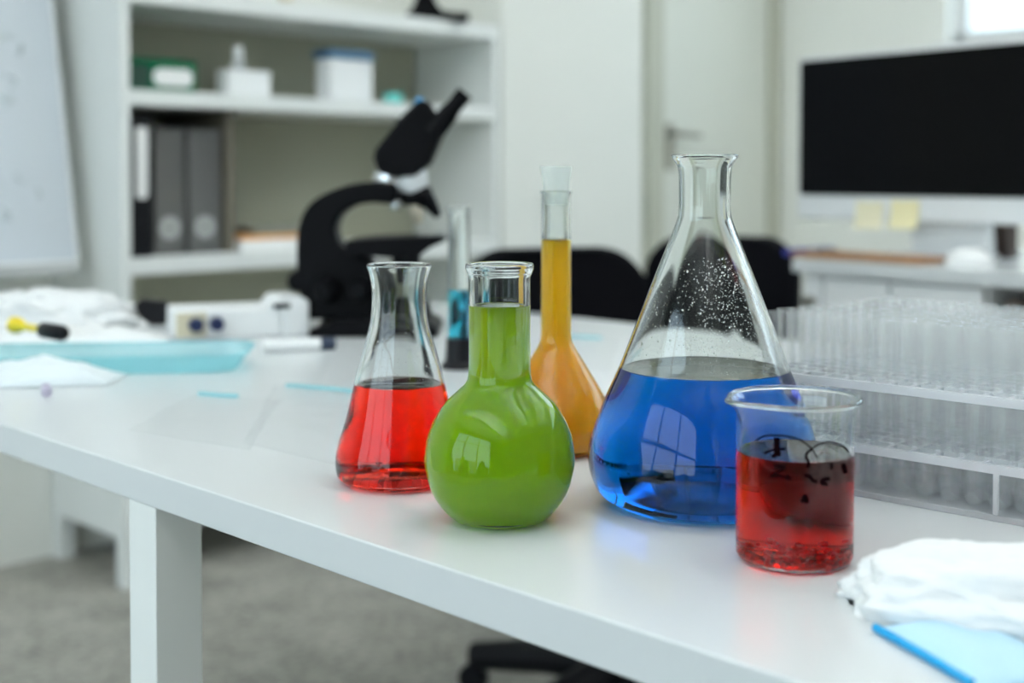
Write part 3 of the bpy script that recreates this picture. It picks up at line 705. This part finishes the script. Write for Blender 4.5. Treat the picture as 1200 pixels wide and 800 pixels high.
for (p0, p1, y0, y1, mm, lab) in ((1004, 1036, 236, 268, 'note', 'pale yellow sticky note on the monitor chin, the left one'), (1045, 1078, 235, 268, 'note2', 'deeper yellow sticky note on the monitor chin, the right one')):
    x0, x1 = mpx(p0), mpx(p1); Yd = 2.9-.781*(x0+x1)/2
    z1 = PY(p0, y0, Yd).z; z0 = PY(p0, y1, Yd).z
    bm = bmesh.new(); n = 8; vs = []
    for i in range(n+1):
        f_ = i/n; yy = -.0015-.010*f_*f_; z = z1+(z0-z1)*f_
        vs.append([bm.verts.new((xx, yy, z)) for xx in (x0, x1)]+[bm.verts.new((xx, yy-.0004, z)) for xx in (x0, x1)])
    for a, c in zip(vs, vs[1:]):
        bm.faces.new((a[0], a[1], c[1], c[0])); bm.faces.new((a[2], c[2], c[3], a[3])); bm.faces.new((a[0], c[0], c[2], a[2])); bm.faces.new((a[1], a[3], c[3], c[1]))
    bm.faces.new((vs[0][0], vs[0][2], vs[0][3], vs[0][1])); bm.faces.new((vs[-1][0], vs[-1][1], vs[-1][3], vs[-1][2]))
    tag(obj('sticky_note', bm, M[mm], loc=O+Vector((0, 0, 0)), rotz=ea), lab, 'sticky note', 'sticky notes on the monitor')
def deskpt(px, y, z=DZ): x = dpx(px, y); return O+Vector((.625*x+.781*y, -.781*x+.625*y, z))
# brown board, blue pen, mouse, brown box
x0, x1 = dpx(926, -.21), dpx(1078, -.21)
t = thing('clipboard', 'brown wooden board lying on the desk below the monitor', 'board', deskpt(926, -.21), ea)
obj('board', B((0, 0, 0, x1-x0, .13, .010)), M['brown'], t, bevel=.003); obj('clip', B((.02, .03, .0102, .05, .10, .016)), M['steel'], t, bevel=.002)
p = deskpt(923, -.19)
o = obj('notebook', B((-.012, 0, 0, .006, .15, .014)), mat('blue_cover', (.02, .03, .30), .5), loc=p, rotz=ea, bevel=.002); tag(o, 'blue notebook corner on the desk beside the dark chair', 'notebook')
t = thing('computer_mouse', 'white computer mouse lying on the desk in front of the monitor foot', 'computer mouse', deskpt(1137, -.15), ea+.3)
bm = blob(.045, .030, .030, 0, 0, 1, 4); obj('mouse_shell', bm, M['whitep'], t); obj('scroll_wheel', B((.020, -.003, .022, .034, .003, .031)), M['greyp'], t, smooth=False)
t = thing('pen_box', 'dark brown ribbed box between monitor chin and desk', 'box', deskpt(1152, .09), ea)
bm = B((0, 0, 0, .055, .04, .075))
for k in range(4): box(bm, .006+k*.012, -.003, .004, .011+k*.012, 0, .071)
obj('box_body', bm, M['dbrown'], t, smooth=False); obj('lid', B((-.002, -.004, .0752, .057, .042, .081)), M['dbrown2'], t, smooth=False)
p = deskpt(1205, -.05); o = obj('paper_tray', B((0, 0, 0, .2, .2, .035)), M['paper'], loc=p, rotz=ea, bevel=.004); tag(o, 'pale flat tray at the right end of the monitor desk', 'tray')

# ---------------------------------------------------------------- office chairs
def make_chair(label, loc, face_ang):
    """local -y is the sitter's front"""
    t = thing('office_chair', label, 'chair', loc, face_ang, 'black office chairs behind the lab table')
    zt = .825
    q = rrect(-.20, .50, .20, zt, .10, 10)
    bm = prism(q, .19, .235)
    for v in bm.verts: v.co.y += .9*v.co.x**2*-1+.04
    obj('backrest', bm, M['fabric'], t, bevel=.014)
    q = rrect(-.22, -.24, .22, .20, .09, 8); bm = prism(q, .43, .49)
    bmesh.ops.transform(bm, matrix=Matrix(((1, 0, 0, 0), (0, 0, 1, 0), (0, 1, 0, 0), (0, 0, 0, 1))), verts=bm.verts)
    obj('seat', bm, M['fabric'], t, bevel=.015)
    bm = tube_path(bmesh.new(), spline([(0, .05, .41), (0, .24, .42), (0, .30, .50), (0, .275, .66)], 6), .016); obj('back_bracket', bm, M['blackp'], t)
    obj('gas_lift', lathe([(0, .10), (.028, .10), (.028, .25), (.016, .25), (.016, .425), (0, .425)], 24), M['black'], t, loc=(0, -.09, 0))
    for k in range(5):
        a = 2*PI*k/5+math.radians(10)-face_ang; c, s_ = math.cos(a), math.sin(a)
        lg = tube_path(bmesh.new(), [(0, 0, .105), (.15*c, .15*s_, .095), (.30*c, .30*s_, .07)], [.040, .032, .024], 10); lo = obj('leg', lg, M['blackp'], t, loc=(0, -.09, 0))
        w = lathe([(0, -.012), (.026, -.012), (.028, 0), (.026, .012), (0, .012)], 24)
        bmesh.ops.transform(w, matrix=Matrix.Translation((.30*c, .30*s_, .028)) @ Matrix.Rotation(a, 4, 'Z') @ Matrix.Rotation(PI/2, 4, 'X'), verts=w.verts); obj('caster', w, M['blackp'], lo)
    return t
c1 = Vector((.165, 2.33, 0))
ch1 = make_chair('black office chair with rounded back behind the orange flask', c1, math.radians(21))
ch2 = dup(ch1, 'black office chair with rounded back between the big blue flask and the monitor')
ch2.location = (.375, 2.88, 0); ch2.rotation_euler[2] = math.radians(-35)
# armrest on the first chair near the table corner
arm_p = [(.20, .18, .47), (.235, .12, .60), (.235, .02, .655), (.235, -.13, .655)]
obj('armrest', tube_path(bmesh.new(), spline(arm_p, 6), .017), M['blackp'], ch1)
obj('armrest_cap', lathe([(0, 0), (.014, 0), (.018, .012), (.012, .022), (0, .024)], 24, at=(.235, -.12, .668)), M['greyp'], ch1)

# ---------------------------------------------------------------- clutter at the left and back of the table
def flat_bag(name, label, cat, corners, mt, seed, h=.008, grid=26, lift=.0008, sub=None):
    """crumpled bag from four table points given as picture points"""
    q = [P(*c) for c in corners]; cen = sum(q, Vector())/4
    t = thing(name, label, cat, Vector((cen.x, cen.y, TZ)))
    def pt(a, b, top):
        p = (q[0]*(1-a)+q[1]*a)*(1-b)+(q[3]*(1-a)+q[2]*a)*b-cen
        ed = min(a, 1-a, b, 1-b)*4; ed = min(1, ed)**.6
        n = noise.fractal(Vector((p.x*18+seed, p.y*18, seed)), 1, 2, 4)
        rg = 1-abs(noise.noise(Vector((p.x*11-seed, p.y*11, 2.3*seed))))*2
        z = lift+(h*ed*(.55+.35*n+.25*rg) if top else 0)
        wob = .004*noise.noise(Vector((p.x*12, p.y*12, seed+9)))
        return Vector((p.x+wob, p.y-wob, max(z, lift+(.0006 if top else 0))))
    bm = bmesh.new(); T = [[bm.verts.new(pt(i/grid, j/grid, True)) for j in range(grid+1)] for i in range(grid+1)]
    Bt = [[bm.verts.new(pt(i/grid, j/grid, False)) for j in range(grid+1)] for i in range(grid+1)]
    for i in range(grid):
        for j in range(grid):
            bm.faces.new((T[i][j], T[i+1][j], T[i+1][j+1], T[i][j+1])); bm.faces.new((Bt[i][j], Bt[i][j+1], Bt[i+1][j+1], Bt[i+1][j]))
    for i in range(grid):
        for (j, fl) in ((0, 0), (grid, 1)): bm.faces.new((T[i][j], Bt[i][j], Bt[i+1][j], T[i+1][j])); bm.faces.new((T[j][i], T[j][i+1], Bt[j][i+1], Bt[j][i]))
    obj('film', bm, mt, t, sharp=180)
    if sub:
        a0, b0, a1, b1, mm, nm = sub
        pp = [pt(a0+(a1-a0)*k/16, b0+(b1-b0)*k/16, True)+Vector((0, 0, .001)) for k in range(17)]
        sb = bmesh.new(); tube_path(sb, pp, .0022, 8); obj(nm, sb, mm, t)
    return t
flat_bag('plastic_bag', 'clear crumpled zip bag lying left of the red flask', 'bag', ((285, 520), (400, 548), (428, 462), (322, 452)), M['film'], 3.1, .010, sub=(.15, .97, .95, .97, M['tealm'], 'zip_strip'))
flat_bag('plastic_bag', 'clear crumpled zip bag lying near the middle of the table, teal strip at its back', 'bag', ((150, 505), (290, 528), (330, 470), (228, 462)), M['film'], 5.7, .006, sub=(.05, .97, .5, .97, M['tealm'], 'zip_strip'))
flat_bag('plastic_bag', 'clear zip bag with teal strip on the table behind the orange flask', 'bag', ((600, 425), (715, 436), (722, 398), (640, 392)), M['film'], 8.2, .006, sub=(.25, .9, .8, .95, M['tealm'], 'zip_strip'))
# teal tray + white cover
q0 = P(120, 437); 
t = thing('plastic_tray', 'translucent teal plastic tray lying at the left behind the white packet', 'tray', Vector((q0.x, q0.y, TZ)), R45*.12)
wl = (P(252, 425)-P(-60, 425)).length
bm = bmesh.new(); q = rrect(-wl/2, -.02, wl/2, .11, .03)
def tray(bm, q, z0, z1, th=.003):
    n = len(q); cx = sum(a for a, _ in q)/n; cy = sum(b_ for _, b_ in q)/n
    lv = []
    for sc, z in ((.93, z0), (1, z1), (1.02, z1), (1.02, z1-th), (.985, z1-th), (.93-.0, z0-.0)): lv.append([bm.verts.new((cx+(a-cx)*sc, cy+(b_-cy)*sc, z)) for a, b_ in q])
    for a, b_ in zip(lv[:5], lv[1:5]):
        for i in range(n): bm.faces.new((a[i], a[(i+1) % n], b_[(i+1) % n], b_[i]))
    bm.faces.new(lv[0])
    return bm
obj('tray_shell', tray(bm, q, .001, .022), M['tealm'], t, sharp=50)
o = flat_bag('sterile_packet', 'flat white paper packet lying in front of the teal tray', 'packet', ((-60, 458), (128, 452), (150, 440), (-40, 442)), M['tray'], 2.2, .026)
o = flat_bag('tissue_pack', 'white crumpled wrapping under the yellow handled pen', 'wrapping', ((-80, 410), (200, 405), (200, 393), (-80, 396)), M['powder'], 6.4, .028, grid=34)
# rumpled wrapping heap behind
t = thing('wrapping_heap', 'heap of rumpled white wrapping at the far left end of the table', 'wrapping', P(50, 382))
bm = blob(.135, .06, .045, 4, .3, 2.2, 5, ridged=.5); obj('sheet', bm, M['powder'], t)
# yellow pen with black grip
a = P(14, 380, TZ+.045); c_ = P(76, 391, TZ+.045); a.y -= 0; d = (c_-a); ln = d.length
t = thing('pen', 'yellow pen with a black grip lying on the white wrapping', 'pen', a, math.atan2(d.y, d.x))
obj('barrel', tube_path(bmesh.new(), [(0, 0, 0), (.007, 0, 0), (.018, 0, 0), (.024, 0, 0), (ln*.6, 0, 0)], [.006, .0105, .0095, .0045, .004], 20), M['yellow'], t)
obj('grip', tube_path(bmesh.new(), [(ln*.58, 0, 0), (ln*.62, 0, 0), (ln*.95, 0, 0), (ln, 0, 0)], [.006, .0095, .0095, .006], 20), M['blackp'], t)
# white power strip like device with two dark knobs
a = P(203, 399); c_ = P(362, 392); d = c_-a; L_ = d.length
t = thing('power_supply', 'long white instrument with two dark knobs left of the microscope', 'instrument', a, math.atan2(d.y, d.x))
k = a.y/F
obj('housing', B((0, 0, 0, L_*.80, .09, .042)), M['whitep'], t, bevel=.004)
obj('control_panel', B((.004, -.0015, .004, .045, 0, .038)), M['beige'], t, smooth=False)
for px in (229, 253):
    kb = lathe([(0, 0), (.0105, 0), (.009, .014), (0, .015)], 24); bmesh.ops.transform(kb, matrix=Matrix.Translation(((px-203)*k, -.001, .021)) @ Matrix.Rotation(PI/2, 4, 'X'), verts=kb.verts); obj('knob', kb, M['knob_blue'], t)
hx = (315-203)*k
hump = [(hx, .0425), (hx+.012, .056), (hx+.045, .057), (hx+.058, .048), (L_, .0), (L_*.802, 0), (L_*.802, .0425)]
obj('end_cover', prism(hump, -.004, .08), M['whitep'], t, bevel=.003)
obj('slot', B((hx+.006, -.0055, .040, hx+.030, -.004, .047)), M['blackp'], t, smooth=False)
# dark little items
t = thing('clamp', 'small black clamp behind the white wrapping beside the instrument', 'clamp', P(182, 380), .2)
obj('jaw', prism([(-.018, .0), (.016, 0), (.024, .024), (.016, .036), (-.022, .040), (-.030, .030)], -.012, .012), M['blackp'], t, bevel=.002); obj('screw', tube_path(bmesh.new(), [(0, 0, .034), (.001, 0, .040)], .004), M['steel'], t)
a = P(300, 414); c_ = P(392, 409); d = c_-a; L_ = d.length
t = thing('marker_pen', 'white marker pen with a navy cap in front of the microscope foot', 'pen', a+Vector((0, 0, .008)), math.atan2(d.y, d.x))
obj('barrel', tube_path(bmesh.new(), [(.01, 0, 0), (L_-.02, 0, 0)], .0078, 20), M['whitep'], t); obj('cap', tube_path(bmesh.new(), [(L_-.0199, 0, 0), (L_, 0, 0)], .0080, 20), M['navy'], t)
t = thing('sample_tube', 'small lilac capped sample tube lying near the left edge of the table', 'sample tube', P(57, 473)+Vector((0, 0, .005)), math.radians(112))
obj('tube_body', tube_path(bmesh.new(), [(0, 0, 0), (.04, 0, 0)], .004, 16), M['film'], t); obj('cap', tube_path(bmesh.new(), [(.0401, 0, 0), (.075, 0, 0)], .005, 16), M['mauve'], t)

# ---------------------------------------------------------------- bag of white powder and blue mask at the lower right
q0 = P(1178, 724)
t = thing('cotton_bag', 'crumpled white bag at the lower right corner beside the beaker', 'bag', Vector((q0.x, q0.y, TZ)), math.radians(-20))
bm = blob(.080, .044, .032, 11, .18, 2.2, 6, ridged=.2)
obj('bag_body', bm, M['powder'], t, sharp=180)
flat_bag('face_mask', 'pale blue folded face mask partly under the crumpled white bag', 'mask', ((1150, 812), (1260, 800), (1160, 720), (1020, 738)), M['pale_blue'], 1.4, .010, grid=20, sub=(0, .98, 0, .05, M['bright_blue'], 'binding_strip'))

# ---------------------------------------------------------------- sky, camera, render settings
w = bpy.data.worlds.new('sky'); bpy.context.scene.world = w; w.use_nodes = True; nt = w.node_tree
bg = nt.nodes['Background']; tc = nt.nodes.new('ShaderNodeTexCoord'); sx = nt.nodes.new('ShaderNodeSeparateXYZ'); rr = nt.nodes.new('ShaderNodeValToRGB')
nt.links.new(tc.outputs['Generated'], sx.inputs[0]); nt.links.new(sx.outputs['Z'], rr.inputs['Fac']); nt.links.new(rr.outputs['Color'], bg.inputs['Color'])
rr.color_ramp.elements[0].position = 0; rr.color_ramp.elements[0].color = (.85, .94, 1, 1)
rr.color_ramp.elements[1].position = .8; rr.color_ramp.elements[1].color = (.55, .76, 1, 1)
bg.inputs['Strength'].default_value = 3.8
cd = bpy.data.cameras.new('camera'); cam = bpy.data.objects.new('camera', cd); C.objects.link(cam); bpy.context.scene.camera = cam
cam.location = CAM; cam.rotation_euler = (math.radians(90)-PITCH, 0, 0)
cd.sensor_width = 36; cd.lens = 45; cd.shift_y = -(400-HC)/1200; cd.clip_start = .02; cd.clip_end = 200
cd.dof.use_dof = True; cd.dof.focus_distance = .865; cd.dof.aperture_fstop = 4.0
s = bpy.context.scene
s.view_settings.view_transform = 'Standard'; s.view_settings.look = 'None'; s.view_settings.gamma = 1; s.view_settings.exposure = .1; s.view_settings.use_curve_mapping = False
cy = s.cycles
cy.max_bounces = 60; cy.diffuse_bounces = 6; cy.glossy_bounces = 16; cy.transmission_bounces = 20; cy.transparent_max_bounces = 160; cy.volume_bounces = 48
cy.caustics_refractive = True; cy.caustics_reflective = False; cy.blur_glossy = .5
cy.sample_clamp_indirect = 8; cy.use_denoising = True
